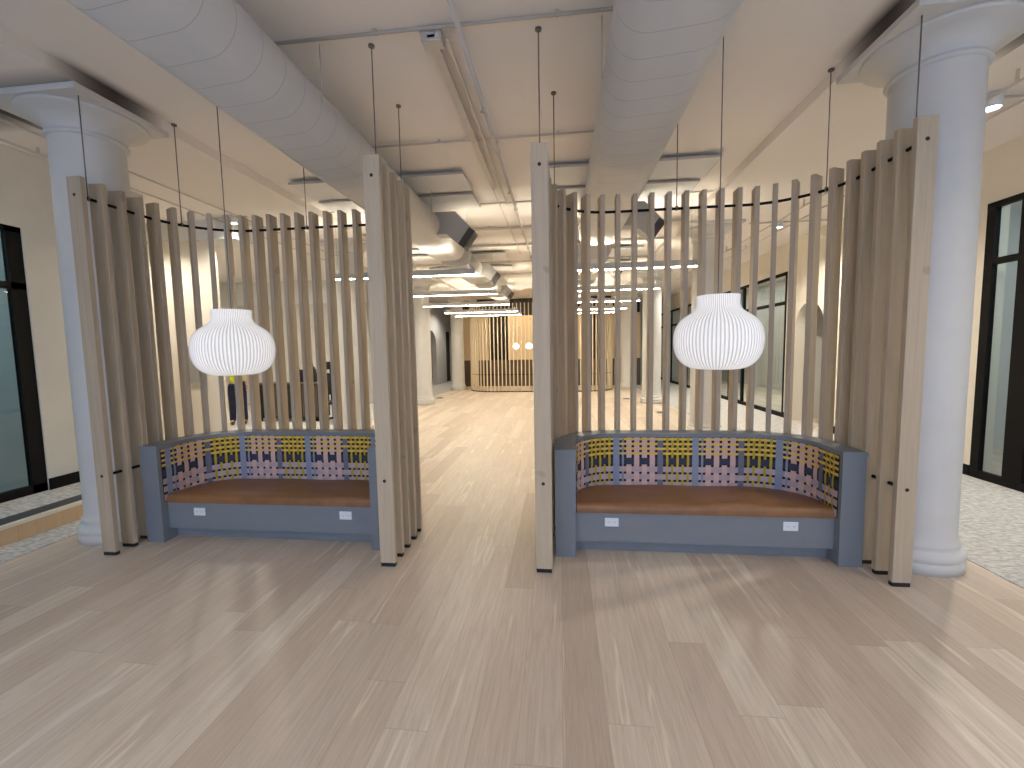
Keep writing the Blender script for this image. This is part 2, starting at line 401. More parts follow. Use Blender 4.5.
# front wall at the far end and wall behind the camera with windows
struct(MB().box(-10, 7.4, YF, YF+.1, 0, H).build('wall_front', M['wallgrey']), 'far end wall of the hall', 'wall')
wb = MB()
wins = [(-4.9, -2.6), (-2.2, .1), (.5, 2.8), (3.1, 4.6)]
z0w, z1w = .35, 3.35
xs = [-10.]+[v for w in wins for v in w]+[7.4]
for i in range(0, len(xs), 2): wb.box(xs[i], xs[i+1], YB-.2, YB, 0, H)
for (x0, x1) in wins: wb.box(x0, x1, YB-.2, YB, 0, z0w).box(x0, x1, YB-.2, YB, z1w, H)
struct(wb.build('wall_back', M['wall']), 'wall behind the camera pierced by tall windows', 'wall')
for i, (x0, x1) in enumerate(wins):
    r = empty('window_%d' % (i+4), ((x0+x1)/2, YB, z0w)); struct(r, 'tall daylight window behind the camera', 'window')
    f = MB(); f.box(x0, x0+.05, YB-.12, YB-.06, z0w, z1w).box(x1-.05, x1, YB-.12, YB-.06, z0w, z1w).box(x0, x1, YB-.12, YB-.06, z0w, z0w+.05).box(x0, x1, YB-.12, YB-.06, z1w-.05, z1w)
    f.box((x0+x1)/2-.02, (x0+x1)/2+.02, YB-.12, YB-.06, z0w, z1w)
    part(f, 'window_frame', M['black'], r)
    ld = bpy.data.lights.new('daylight_portal', 'AREA'); ld.shape = 'RECTANGLE'; ld.size = x1-x0; ld.size_y = z1w-z0w
    ld.cycles.is_portal = True
    lo = link(bpy.data.objects.new('daylight_portal', ld)); lo.location = ((x0+x1)/2, YB-.02, (z0w+z1w)/2)
    lo.rotation_euler = (PI/2, 0, 0)     # faces +Y

# beams on the column lines and cross beams far away
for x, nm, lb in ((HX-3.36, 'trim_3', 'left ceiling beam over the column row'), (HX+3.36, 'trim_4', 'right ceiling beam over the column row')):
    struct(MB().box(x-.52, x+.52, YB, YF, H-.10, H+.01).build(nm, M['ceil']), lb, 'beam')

# ------------------------------------------------------------------ columns
def column(x, y, label):
    r = empty('column', (x, y, 0)); tag(r, label, 'column', kind='structure')
    rs = .252
    m, _ = MB().lathe([(0, 0), (.300, 0), (.300, .07), (.296, .077), (.288, .08), (.298, .092), (.306, .115), (.298, .14), (.284, .152), (.272, .157), (.268, .172), (.274, .185), (.272, .20), (.262, .21), (.256, .235), (rs, .27), (rs, .32)], n=64)
    m.build('base', M['colpaint'], r)
    m, _ = MB().lathe([(rs, .32), (rs, 1.6), (rs-.006, 3.36), (rs-.006, 3.38)], n=64)
    m.build('shaft', M['colpaint'], r)
    m, _ = MB().lathe([(rs-.006, 3.38), (rs+.014, 3.385), (rs+.02, 3.397), (rs+.014, 3.41), (rs, 3.415), (rs, 3.43), (rs+.015, 3.465), (rs+.05, 3.505), (rs+.10, 3.535), (rs+.15, 3.55), (rs+.16, 3.557), (rs+.165, 3.572), (0, 3.572)], n=64)
    m.mi = 0
    m.bevbox(-.44, .44, -.44, .34, 3.572, 3.619, .006)
    m.build('capital', M['colpaint'], r)
    return r
CLX, CRX = HX-3.265, HX+3.265
column(CLX, 3.40, 'white round column nearest on the left, behind the left slatted screen')
column(CRX, 3.40, 'white round column nearest on the right, beside the right slatted screen')
for y, o in ((7.95, 'second'), (12.5, 'third'), (16.95, 'fourth')):
    column(CLX-(.1 if y > 10 else 0), y, '%s white round column back in the left row' % o)
    column(CRX, y, '%s white round column back in the right row' % o)

# ------------------------------------------------------------------ rounded U paths
def upath(cx, hw, y0, yb, R):
    """returns (total length, f(s)->(x,y,tx,ty)) from left front, round the back, to right front"""
    l1 = yb-R-y0; l2 = R*PI/2; l3 = 2*(hw-R); tot = 2*l1+2*l2+l3
    def f(s):
        if s < l1: return (cx-hw, y0+s, 0., 1.)
        s -= l1
        if s < l2:
            a = s/R; return (cx-hw+R-R*math.cos(a), yb-R+R*math.sin(a), math.sin(a), math.cos(a))
        s -= l2
        if s < l3: return (cx-hw+R+s, yb, 1., 0.)
        s -= l3
        if s < l2:
            a = s/R; return (cx+hw-R+R*math.sin(a), yb-R+R*math.cos(a), math.cos(a), -math.sin(a))
        s -= l2
        return (cx+hw, yb-R-s, 0., -1.)
    return tot, f
def usamples(tot, l1, extra=(), step=.04):
    n = max(2, int(tot/step)); return sorted(set([tot*i/n for i in range(n+1)]+list(extra)))

SLAT_H = 2.947
def slat_screen(cx, label, ztop=SLAT_H):
    r = empty('slatted_screen', (cx, 2.98, 0)); tag(r, label, 'screen')
    tot, f = upath(0, 1.165, 0., 1.10, .6)
    # 28 slats, a little wider apart on the sides
    gaps = [.152]*5+[0]*17+[.152]*5
    mid = (tot-1.52)/17
    gaps = [g or mid for g in gaps]
    ss = [0]
    for g in gaps: ss.append(ss[-1]+g)
    sl = MB().bevbox(-.058, .058, -.0195, .0195, .028, ztop, .002, 1)
    first = sl.build('slat', M['slat'], r)
    fm = MB().box(-.054, .054, -.0175, .0175, 0, .0285); foot = fm.build('foot', M['rubber'], first)
    for z in (.65, ztop-.135): MB().tube([(0, -.021, z), (0, .021, z)], .0125, 10).build('bolt_cap', M['rubber'], first)
    for i, s in enumerate(ss):
        x, y, tx, ty = f(min(s, tot-1e-6))
        o = first if i == 0 else copy_tree(first, r)
        o.location = (x, y, 0)
        o.rotation_euler = (0, 0, math.atan2(ty, tx)-PI/2)
    for z in (.65, ztop-.135):
        pts = []
        for s in usamples(tot-.002, 0, step=.05):
            x, y, tx, ty = f(s); pts.append((x, y, z))
        MB().tube(pts, .012, 8).build('rail', M['black'], r)
    for k in (.5, 5.5, 13.5, 21.5, 26.5):
        i = int(k); s = (ss[i]+ss[i+1])/2; x, y, tx, ty = f(s)
        m = MB().tube([(x, y, ztop-.135), (x, y, H)], .0042, 6)
        m.tube([(x, y, ztop-.15), (x, y, ztop-.115)], .013, 8).tube([(x, y, H-.012), (x, y, H)], .022, 10)
        m.build('suspension_rod', M['rod'], r)
    return r
slat_screen(1.04, 'right curved alcove screen of pale timber slats hung on thin rods')
slat_screen(-2.45, 'left curved alcove screen of pale timber slats hung on thin rods')

# ------------------------------------------------------------------ benches
BH = .835
def uband(cx_hw, y0, yb, R, th, z0, z1, step=.04):
    """solid U shaped wall, outer path given, thickness inwards; front at y0"""
    t1, f1 = upath(0, cx_hw, y0, yb, R)
    t2, f2 = upath(0, cx_hw-th, y0, yb-th, R-th)
    l1 = yb-R-y0
    def keys(R_, hw_, tot_):
        k = [0, l1*.5, l1]; n = 14
        k += [l1+R_*PI/2*i/n for i in range(1, n+1)]
        m = 10; L3 = 2*(hw_-R_)
        k += [l1+R_*PI/2+L3*i/m for i in range(1, m+1)]
        k += [l1+R_*PI/2+L3+R_*PI/2*i/n for i in range(1, n+1)]
        k += [tot_-l1*.5, tot_]
        return k
    K1, K2 = keys(R, cx_hw, t1), keys(R-th, cx_hw-th, t2)
    O = [f1(min(k, t1-1e-7))[:2] for k in K1]; I = [f2(min(k, t2-1e-7))[:2] for k in K2]
    m = MB(); bm = m.bm
    V = [[bm.verts.new((p[0], p[1], z)) for p in L] for L in (O, I) for z in (z0, z1)]
    o0, o1, i0, i1 = V
    for k in range(len(O)-1):
        for q, sm in (((o0[k], o0[k+1], o1[k+1], o1[k]), True), ((i0[k+1], i0[k], i1[k], i1[k+1]), True), ((o1[k], o1[k+1], i1[k+1], i1[k]), False), ((o0[k+1], o0[k], i0[k], i0[k+1]), False)):
            f = bm.faces.new(q); f.smooth = sm
    bm.faces.new((o0[0], o1[0], i1[0], i0[0])); bm.faces.new((o0[-1], i0[-1], i1[-1], o1[-1]))
    bmesh.ops.split_edges(bm, edges=[e for e in bm.edges if len(e.link_faces) == 2 and (e.link_faces[0].smooth != e.link_faces[1].smooth or abs(e.calc_face_angle(0)) > .8)])
    return m
def bench(cx, label, sblue, outs):
    y0 = 3.21
    r = empty('banquette_bench', (cx, y0, 0)); tag(r, label, 'bench')
    hw, yb, R, th = 1.085, .79, .52, .155
    uband(hw, 0, yb, R, th, 0, BH-.03).build('curved_shell', M['paint'], r)
    uband(hw+.004, -.004, yb+.004, R+.004, th+.008, BH-.03, BH).build('ledge', M['paint'], r)
    ih = hw-th
    yf = .065
    def inner(n=14, ins=.004, yfr=yf):
        q = ih-ins; Rr = R-th; yb_ = yb-th-ins
        L = [(-q, yfr)]
        L += [(-q+Rr-Rr*math.cos(a), yb_-Rr+Rr*math.sin(a)) for a in [PI/2*i/n for i in range(n+1)]]
        L += [(q-Rr+Rr*math.sin(a), yb_-Rr+Rr*math.cos(a)) for a in [PI/2*i/n for i in range(n+1)]]
        L += [(q, yfr)]
        return L[::-1]
    MB().prism(inner(ins=0), .10, .33).build('seat_base', M['paint'], r)
    MB().prism(inner(ins=0, yfr=yf+.075), 0, .10).build('toe_kick', M['paint'], r)
    # cushion: rounded front edge, crowned, built as rows across depth
    cu = MB(); bm = cu.bm
    Rr = R-th; q = ih-.006; ybk = yb-th-.01
    zb, zt = .332, .408
    rows = []
    ys = [yf-.012+v for v in (0, .004, .012, .026, .05)]+[yf+.05+(ybk-yf-.05)*t for t in (.12, .3, .5, .7, .85, .93, .97, .99, 1)]
    for i, y in enumerate(ys):
        d = y-(yf-.012)
        e = min(1, d/.045); z = zt-.045*(1-math.sqrt(max(0, 1-(1-e)**2)))
        if y > ybk-Rr: w = q-Rr+math.sqrt(max(0, Rr*Rr-(y-ybk+Rr)**2))
        else: w = q
        row = []
        for k in range(33):
            u = -1+2*k/32; x = u*w
            cr = .005*(1-abs(u)**6)*min(1, d/.2)*(1 if y < ybk-.05 else .5)
            sg_ = .003*math.sin(x*9+y*5)-.035*max(0, (y-yf))/.6
            row.append(bm.verts.new((x, y, z+cr+sg_*e)))
        rows.append(row)
    for a, b in zip(rows, rows[1:]):
        for k in range(32):
            f = bm.faces.new((a[k], a[k+1], b[k+1], b[k])); f.smooth = True
    bot = [bm.verts.new((v.co.x, v.co.y, zb)) for v in rows[0]]
    for k in range(32):
        f = bm.faces.new((bot[k], bot[k+1], rows[0][k+1], rows[0][k])); f.smooth = True
    pts = inner(ins=.004, yfr=yf-.012)
    lo = [bm.verts.new((x, y, zb)) for x, y in pts]; hi_ = [bm.verts.new((x, y, zt-.06)) for x, y in pts]
    for k in range(len(pts)-1): bm.faces.new((lo[k], lo[k+1], hi_[k+1], hi_[k]))
    bm.faces.new(hi_)
    cu.build('seat_cushion', M['leather'], r)
    # woven strap back
    yw = .03
    tot, f = upath(0, ih-.001, yw, yb-th-.001, R-th-.001)
    keys = ['blue', 'thin', 'pink', 'slate', 'olive', 'yellow', 'navy', 'lav']
    mats = [M['back_dark']]+[M['w_'+k] for k in keys]
    mi = {k: i+1 for i, k in enumerate(keys)}
    V = []
    k_ = .955
    seq = [('blue', .057, .022), ('thin', .019, .022), ('pink', .047, .023), ('pink', .047, .023), ('pink', .047, .023), ('pink', .047, .023), ('slate', .050, .026)]+[('olive', .021, .025)]*5
    per = sum(a+b for _, a, b in seq)*k_
    s = sblue-.03*k_-2*per; i = 0
    while s < tot:
        c, w, g = seq[i % len(seq)]
        w *= k_; g *= k_
        if s > 0.004 and s+w < tot-.004: V.append((s, s+w, c))
        s += w+g; i += 1
    Hs = []
    z = .797
    for j in range(4): Hs.append((z-.021, z, 'yellow')); z -= .0425
    Hs += [(.560, .620, 'navy'), (.494, .542, 'lav'), (.426, .474, 'lav'), (.352, .406, 'lav')]
    zb_, zt_ = .345, .801
    w_ = MB(); bm = w_.bm
    def P(s_, off, z_):
        x, y, tx, ty = f(max(0, min(s_, tot-1e-7)))
        return (x+ty*off, y-tx*off, z_)
    n = 120
    w_.mi = 0
    for k in range(n):
        w_.face([P(tot*k/n, .001, zb_), P(tot*(k+1)/n, .001, zb_), P(tot*(k+1)/n, .001, zt_), P(tot*k/n, .001, zt_)])
    hi, lo_, mid_ = .0105, .0045, .0075
    for j, (za, zb2, c) in enumerate(Hs):
        w_.mi = mi[c]
        pr = (0., mid_)
        ev = [(0., mid_)]
        for i, (s0, s1, cc) in enumerate(V):
            over = (i+j) % 2 == 0
            if cc in ('blue',): over = False
            if cc == 'slate' and c == 'navy': over = False
            o = hi if over else lo_
            e = .003
            for u in range(3): ev.append((s0-e+(s1-s0+2*e)*u/2, o))
            if i+1 < len(V): ev.append(((s1+V[i+1][0])/2, mid_))
        ev.append((tot, mid_))
        for (sa_, oa), (sb_, ob) in zip(ev, ev[1:]):
            if sb_-sa_ < 1e-6: continue
            w_.face([P(sa_, oa, za), P(sb_, ob, za), P(sb_, ob, zb2), P(sa_, oa, zb2)])
    for i, (s0, s1, cc) in enumerate(V):
        w_.mi = mi[cc]
        ev = [(zt_, mid_)]
        for j, (za, zb2, c) in enumerate(Hs):
            over = (i+j) % 2 == 1
            if cc in ('blue',): over = True
            if cc == 'slate' and c == 'navy': over = True
            o = hi if over else lo_
            ev += [(zb2+.003, o), (za-.003, o)]
            if j+1 < len(Hs): ev.append(((za+Hs[j+1][1])/2, mid_))
        ev.append((zb_, mid_))
        for (z1, o1), (z2, o2) in zip(ev, ev[1:]):
            nn = 2
            for u in range(nn):
                a = s0+(s1-s0)*u/nn; b = s0+(s1-s0)*(u+1)/nn
                w_.face([P(a, o2, z2), P(b, o2, z2), P(b, o1, z1), P(a, o1, z1)])
    w_.build('woven_strap_back', mats, r, recalc=False)
    for (x, z) in outs:
        x -= cx
        o = MB().bevbox(x-.052, x+.052, yf-.007, yf, z-.034, z+.034, .003).build('outlet', M['outlet'], r)
        m = MB()
        for dx in (-.022, .022): m.box(x+dx-.014, x+dx+.014, yf-.0078, yf-.006, z-.012, z+.012)
        m.build('socket', M['outlet'], o)
        m = MB()
        for dx in (-.022, .022):
            for e in (-.005, .005): m.box(x+dx+e-.001, x+dx+e+.001, yf-.0084, yf-.007, z-.004, z+.005)
        m.build('socket_slots', M['outlet_grey'], o)
    return r
bench(1.04, 'slate blue banquette with woven strap back and tan cushion in the right alcove', .23-.03+.597*.965+.05, [(.383, .258), (1.672, .262)])
bench(-2.45, 'slate blue banquette with woven strap back and tan cushion in the left alcove', .23-.03+.597*.965-.04, [(-3.082, .255), (-1.766, .255)])

# ------------------------------------------------------------------ pendant lamps
def shade_mat():
    m = mat('pleated_shade', (.82, .81, .80), .7); t = NT(m)
    tc = t.new('ShaderNodeTexCoord'); sp = t.new('ShaderNodeSeparateXYZ'); t.lk(tc.outputs['Object'], sp.inputs[0])
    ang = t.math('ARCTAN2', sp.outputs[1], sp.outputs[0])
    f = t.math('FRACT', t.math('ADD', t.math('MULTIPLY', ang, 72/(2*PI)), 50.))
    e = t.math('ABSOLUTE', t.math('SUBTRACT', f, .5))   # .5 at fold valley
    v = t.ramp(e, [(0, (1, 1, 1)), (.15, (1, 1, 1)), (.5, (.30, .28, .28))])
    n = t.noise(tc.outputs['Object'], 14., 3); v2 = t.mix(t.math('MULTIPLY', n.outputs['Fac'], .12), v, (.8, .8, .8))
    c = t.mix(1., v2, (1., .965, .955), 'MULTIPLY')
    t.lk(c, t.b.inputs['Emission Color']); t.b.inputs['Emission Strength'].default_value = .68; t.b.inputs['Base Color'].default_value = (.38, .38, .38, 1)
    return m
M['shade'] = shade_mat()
def pendant(cx, label):
    r = empty('pendant_lamp', (cx, 3.0, 0)); tag(r, label, 'lamp')
    z0, z1 = 1.44, 1.922; k = .286
    prof = [(.10, 0), (.16, .006), (.212, .03), (.25, .07), (.272, .12), (.281, .178), (.279, .23), (.268, .275), (.245, .315), (.212, .345), (.178, .367), (.152, .388), (.138, .412), (.134, .438), (.136, .482)]
    prof = [(q[0]*.962, q[1]) for q in prof]
    # smooth resample
    P2 = []
    for i in range(len(prof)-1):
        p0 = prof[max(0, i-1)]; p1 = prof[i]; p2 = prof[i+1]; p3 = prof[min(len(prof)-1, i+2)]
        for u in (0, .5):
            q = []
            for d in (0, 1):
                a, b, c, e = p0[d], p1[d], p2[d], p3[d]
                q.append(.5*((2*b)+(-a+c)*u+(2*a-5*b+4*c-e)*u*u+(-a+3*b-3*c+e)*u**3))
            P2.append((q[0], z0+q[1]))
    P2.append((prof[-1][0], z1))
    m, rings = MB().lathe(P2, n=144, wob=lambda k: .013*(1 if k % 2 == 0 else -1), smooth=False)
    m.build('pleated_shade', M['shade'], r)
    m, _ = MB().lathe([(.0, z0+.004), (.102, z0+.002)], n=48); m.build('bottom_disc', M['shade'], r)
    m, _ = MB().lathe([(.0, z0+.19), (.035, z0+.2), (.05, z0+.24), (.035, z0+.28), (.0, z0+.30)], n=20); m.build('bulb', M['bulb'], r)
    m = MB().tube([(0, 0, z1-.1), (0, 0, H-.02)], .0035, 6); m.build('cord', M['rod'], r)
    m = MB().tube([(0, 0, z0+.29), (0, 0, z1-.08)], .018, 12)
    for a in (0, 2*PI/3, 4*PI/3): m.tube([(0, 0, z1-.09), (.14*math.cos(a), .14*math.sin(a), z1-.03)], .002, 5)
    m.build('lamp_holder', M['white'], r)
    m, _ = MB().lathe([(0, H-.03), (.04, H-.03), (.045, H-.02), (.045, H)], n=24); m.build('ceiling_rose', M['white'], r)
    return r
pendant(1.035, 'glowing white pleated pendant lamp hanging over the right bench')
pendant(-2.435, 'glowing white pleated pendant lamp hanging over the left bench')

# ------------------------------------------------------------------ ducts
def oval(hw, hh, n=12):
    """flat oval in XZ"""
    L = []
    for i in range(n+1):
        a = -PI/2+PI*i/n; L.append((hw-hh+hh*math.cos(a), hh*math.sin(a)))
    for i in range(n+1):
        a = PI/2+PI*i/n; L.append((-(hw-hh)+hh*math.cos(a), hh*math.sin(a)))
    return L
def duct_body(x0, hw, hh, zc, y0, y1, caps=True):
    m = MB(); bm = m.bm
    st = [(y0, 1.), (y1, 1.)]
    rings = []
    for y, k in [(y0, 1), (y1-.02, 1), (y1, .96), (y1, .2)]:
        rings.append([bm.verts.new((x0+px*k, y, zc+pz*k)) for px, pz in oval(hw, hh)])
    for a, b in zip(rings, rings[1:]):
        n = len(a)
        for k in range(n):
            f = bm.faces.new((a[k], a[(k+1) % n], b[(k+1) % n], b[k])); f.smooth = abs(a[0].co.y-b[0].co.y) > .05
    bm.faces.new(rings[-1]); bm.faces.new(rings[0])
    return m
def branch(x, y, zc, k=1.):
    """mitred square side outlet: neck to the right then 45 degrees down; returns (box, grille)"""
    m = MB(); bm = m.bm
    d = .11*k; h = .15*k
    P0 = [(x-.12, zc)] ; 
    path = [((x-.12, zc+h), (x-.12, zc-h)), ((x+.20*k, zc+h), (x+.07*k, zc-h)), ((x+.47*k, zc-.13*k), (x+.31*k, zc-.35*k))]
    rings = []
    for (t, b) in path:
        rings.append([bm.verts.new(q) for q in ((t[0], y-d, t[1]), (t[0], y+d, t[1]), (b[0], y+d, b[1]), (b[0], y-d, b[1]))])
    for a, b in zip(rings, rings[1:]):
        for i in range(4): bm.faces.new((a[i], a[(i+1) % 4], b[(i+1) % 4], b[i]))
    bm.faces.new(rings[0])
    g = MB(); t, b = path[-1]
    # dark louvred mouth on the camera side of the box end too
    tb = Vector((t[0]-b[0], 0, t[1]-b[1])); inn = Vector((-tb.z, 0, tb.x)).normalized()*-.10*k
    if inn.x > 0: inn = -inn
    p0, p1 = Vector((t[0], y-d-.003, t[1])), Vector((b[0], y-d-.003, b[1]))
    g.face([p0, p1, p1+inn, p0+inn])
    for i in range(1, 7):
        g.tube([p0.lerp(p1, i/7), (p0+inn).lerp(p1+inn, i/7)], .004, 4)
    n = Vector((1, 0, -1)).normalized()*.002
    ring = [Vector(q)+n for q in ((t[0], y-d, t[1]), (t[0], y+d, t[1]), (b[0], y+d, b[1]), (b[0], y-d, b[1]))]
    g.face(ring)
    # louvre blades
    for i in range(1, 9):
        u = i/9
        p = ring[0].lerp(ring[3], u); q = ring[1].lerp(ring[2], u)
        g.tube([p+n, q+n], .004, 4)
    return m, g
M['pipe'] = noise_mat('pipe_paint', (.56, .51, .45), (.60, .55, .49), 3., .55); pmw = M['pipe']
def duct(x0, zc, segs, label, branches):
    r = empty('air_duct', (0, 0, 0)); tag(r, label, 'duct', 'flat oval air ducts')
    for i, (y0, y1, hw, hh, dx) in enumerate(segs):
        duct_body(x0+dx, hw, hh, zc, y0, y1).build('duct_section', M['duct'], r)
    for (x, y, z, k) in branches:
        b, g = branch(x, y, z, k); bo = b.build('side_outlet', M['galv'], r); g.build('grille', M['grille'], bo, recalc=False)
    y = segs[0][0]+1.2
    while y < segs[-1][1]:
        for s in (-1, 1):
            MB().tube([(x0+s*(segs[0][2]+.004), y, zc), (x0+s*(segs[0][2]+.004), y, H)], .004, 5).build('hanger_rod', pmw, r)
        y += 2.6
    return r
ZD = 3.335
duct(-1.95, ZD, [(-3.4, 7.55, .31, .18, 0), (8.1, 10.4, .30, .17, .02), (11.2, 14.6, .28, .16, .04)],
     'large white flat oval duct running over the left alcove', [(-1.62, 6.1, ZD+.015, 1.), (-1.66, 9.35, ZD-.04, .85), (-1.66, 12.4, ZD-.06, .8)])
duct(.60, ZD, [(-3.4, 6.9, .31, .18, 0), (7.9, 10.4, .30, .17, .02), (11.2, 14.6, .28, .16, .04)],
     'large white flat oval duct running over the right alcove', [(.92, 6.1, ZD+.015, 1.), (.92, 9.35, ZD-.04, .85)])

# ------------------------------------------------------------------ pipes, conduits, track
def simple(name, mb, m, label, cat, group=None):
    return tag(mb.build(name, m), label, cat, group)
pm = M['pipe']
for i, (y, w) in enumerate(((2.92, 'above the front posts'), (4.45, 'behind the slatted screens'), (6.35, 'before the first strip lights'), (7.6, 'over the middle of the hall'), (8.8, 'past the first strip lights'), (10.5, 'halfway down the hall'), (12.2, 'near the end of the hall'))):
    x0, x1 = (-1.95, .62) if y < 5 else (-3.5, 2.1)
    m = MB().tube([(x0, y, 3.697 if y < 7 else 3.68), (x1, y, 3.697 if y < 7 else 3.68)], .011 if y < 7 else .024, 8)
    for x in ((-1.2, .0) if y < 5 else (-2.7, -1.2, .0, 1.4)): m.box(x-.01, x+.01, y-.014, y+.014, 3.69, H)
    simple('conduit', m, M['galv'] if i == 0 else pm, 'thin conduit crossing the ceiling ' + w, 'conduit')
m = MB().tube([(-.62, 2.0, 3.63), (-.62, 14.5, 3.63)], .018, 8)
for y in (4.45, 6.35, 8.8, 10.5): m.tube([(-.62, y+.07, 3.63), (-.62, y+.17, 3.63)], .026, 10); m.tube([(-.62, y+.12, 3.63), (-.62, y+.12, H)], .008, 6)
pipe = simple('sprinkler_pipe', m, pm, 'white sprinkler pipe running lengthwise down the middle of the ceiling', 'pipe')
for y in (3.7, 5.6, 7.6, 9.6):
    m = MB().tube([(-.62, y, 3.63), (-.62, y, 3.56)], .008, 6).tube([(-.62, y, 3.565), (-.62, y, 3.555)], .02, 10); m.build('sprinkler_head', M['galv'], pipe)
m = MB().bevbox(-.86, -.80, 2.95, 5.7, 3.655, 3.68, .004)
tr = simple('lighting_track', m, pm, 'white lighting track beside the sprinkler pipe', 'track')
MB().bevbox(-.90, -.76, 2.95, 3.05, 3.64, H, .006).build('junction_box', pm, tr)
MB().bevbox(-.745, -.72, 3.0, 6.3, 3.655, 3.68, .004).build('side_channel', pm, tr)
for x in (-.83, ):
    MB().tube([(x, 5.65, 3.66), (x, 5.8, 3.64), (x, 9.5, 3.64)], .01, 6).build('tail_conduit', pm, tr)
for i, (x, z, lb) in enumerate(((-4.8, 3.66, 'left of the left column row'), (-5.25, 3.66, 'close to the left wall'), (3.6, 3.62, 'right of the right column row'), (4.0, 3.66, 'close to the right wall'))):
    m = MB().tube([(x, -2, z), (x, 14, z)], .012, 6)
    for y in (1, 4, 7, 10): m.box(x-.008, x+.008, y-.01, y+.01, z, H)
    simple('conduit', m, pm, 'thin lengthwise conduit on the aisle ceiling ' + lb, 'conduit')
for (x0, x1, y, lb) in ((2.9, 4.75, 4.37, 'over the right aisle by the near column'), (2.9, 4.75, 8.12, 'over the right aisle by the arch'), (-5.45, -4.6, 6.32, 'over the left aisle')):
    simple('conduit', MB().tube([(x0, y, 3.695), (x1, y, 3.695)], .011, 6), M['galv'], 'short conduit crossing ' + lb, 'conduit')

# ceiling panels with shadow edges
def raft(x0, x1, y0, y1, label):
    r = empty('ceiling_panel', ((x0+x1)/2, (y0+y1)/2, 3.66)); tag(r, label, 'ceiling panel', 'acoustic ceiling panels')
    part(MB().bevbox(x0, x1, y0, y1, 3.655, 3.685, .003, 1), 'panel_face', M['white'], r)
    part(MB().box(x0, x1, y0-.012, y0+.002, 3.655, 3.682).box(x1-.001, x1+.008, y0, y1, 3.658, 3.682).box(x0+.2, x0+.25, y0+.1, y1-.1, 3.685, H).box(x1-.25, x1-.2, y0+.1, y1-.1, 3.685, H), 'edge_trim', M['galv'], r)
for j, (yy, nn) in enumerate(((5.15, 'first'), (5.83, 'second'), (9.4, 'third'), (10.9, 'fourth'))):
    raft(-3.3, -1.12 - (.02*j), yy, yy+.56, '%s white ceiling panel from the front on the left side' % nn)
    raft(-.25, 1.78 - (.02*j), yy, yy+.56, '%s white ceiling panel from the front on the right side' % nn)

# ------------------------------------------------------------------ linear lights
def strip(xc, y, label, sfx=''):
    z = 2.75
    r = empty('strip_light', (xc, y, z)); tag(r, label, 'light', 'suspended strip lights')
    L = 1.17
    m = MB().box(-L, L, -.035, .035, .012, .05).box(-L, L, -.035, -.03, .05, .10).box(-L, L, .03, .035, .05, .10).box(-L, -L+.005, -.03, .03, .05, .10).box(L-.005, L, -.03, .03, .05, .10); m.build('housing', M['lightbar'], r)
    MB().box(-L+.01, L-.01, -.022, .022, .006, .012).build('diffuser', M['strip'+sfx], r)
    MB().box(-L+.01, L-.01, -.028, .028, .05, .056).build('upper_diffuser', M['stripup'+sfx], r)
    for x in (-L+.1, L-.1):
        MB().tube([(x, 0, .056), (x, 0, H-z)], .002, 5).build('suspension_cable', M['rod'], r)
    return r
for i, y in enumerate((6.72, 9.15, 11.4, 13.6, 15.0)):
    nn = ('nearest', 'second', 'third', 'fourth', 'farthest')[i]
    strip(-2.48, y, '%s suspended strip light in the left row' % nn)
    strip(.86, y, '%s suspended strip light in the right row' % nn)

for i, y in enumerate((-1.0, -2.6)):  # added unseen strips behind the camera, fill for the near hall
    nn = ('nearer', 'farther')[i]
    strip(-2.48, y, '%s added fill strip light behind the camera on the left' % nn, '_n')
    strip(.86, y, '%s added fill strip light behind the camera on the right' % nn, '_n')

# surface downlights
def downlight(x, y, label, st=0):
    r = empty('downlight', (x, y, 3.6)); tag(r, label, 'light', 'cylinder downlights')
    m, _ = MB().lathe([(.0, .12), (.075, .12), (.075, 0), (.068, 0), (.066, .012)], n=32); m.build('housing', M['white'], r)
    m, _ = MB().lathe([(.0, .01), (.066, .01)], n=32); m.build('lens', M['cool'], r)
    ld = bpy.data.lights.new('downlight_lamp', 'SPOT'); ld.energy = st or 110; ld.color = (1, .92, .80); ld.spot_size = 2.5; ld.spot_blend = .6; ld.shadow_soft_size = .06
    lo = link(bpy.data.objects.new('downlight_lamp', ld), r); lo.location = (0, 0, -.01)
downlight(3.74, 4.37, 'white cylinder downlight right of the near right column', 170)
downlight(3.77, 8.12, 'white cylinder downlight seen through the right alcove slats', 260)
downlight(-5.01, 6.32, 'white cylinder downlight seen through the left alcove slats')
downlight(3.74, 1.2, 'added fill downlight beside the camera on the right')  # from here on: downlights added to brighten the aisles and walls
downlight(-6.3, 5.6, 'added fill downlight before the cream wall left of the alcove', 170)
downlight(-5.01, 9.4, 'added fill downlight above the dark cabinet', 180)
downlight(-5.01, 3.0, 'added fill downlight over the raised platform', 14)
downlight(-4.6, 14.4, 'added fill downlight deep in the left aisle', 60)
downlight(-4.55, 19.0, 'added fill downlight near the far left doorway', 190)
downlight(3.76, 12.2, 'added fill downlight deep in the right aisle', 300)

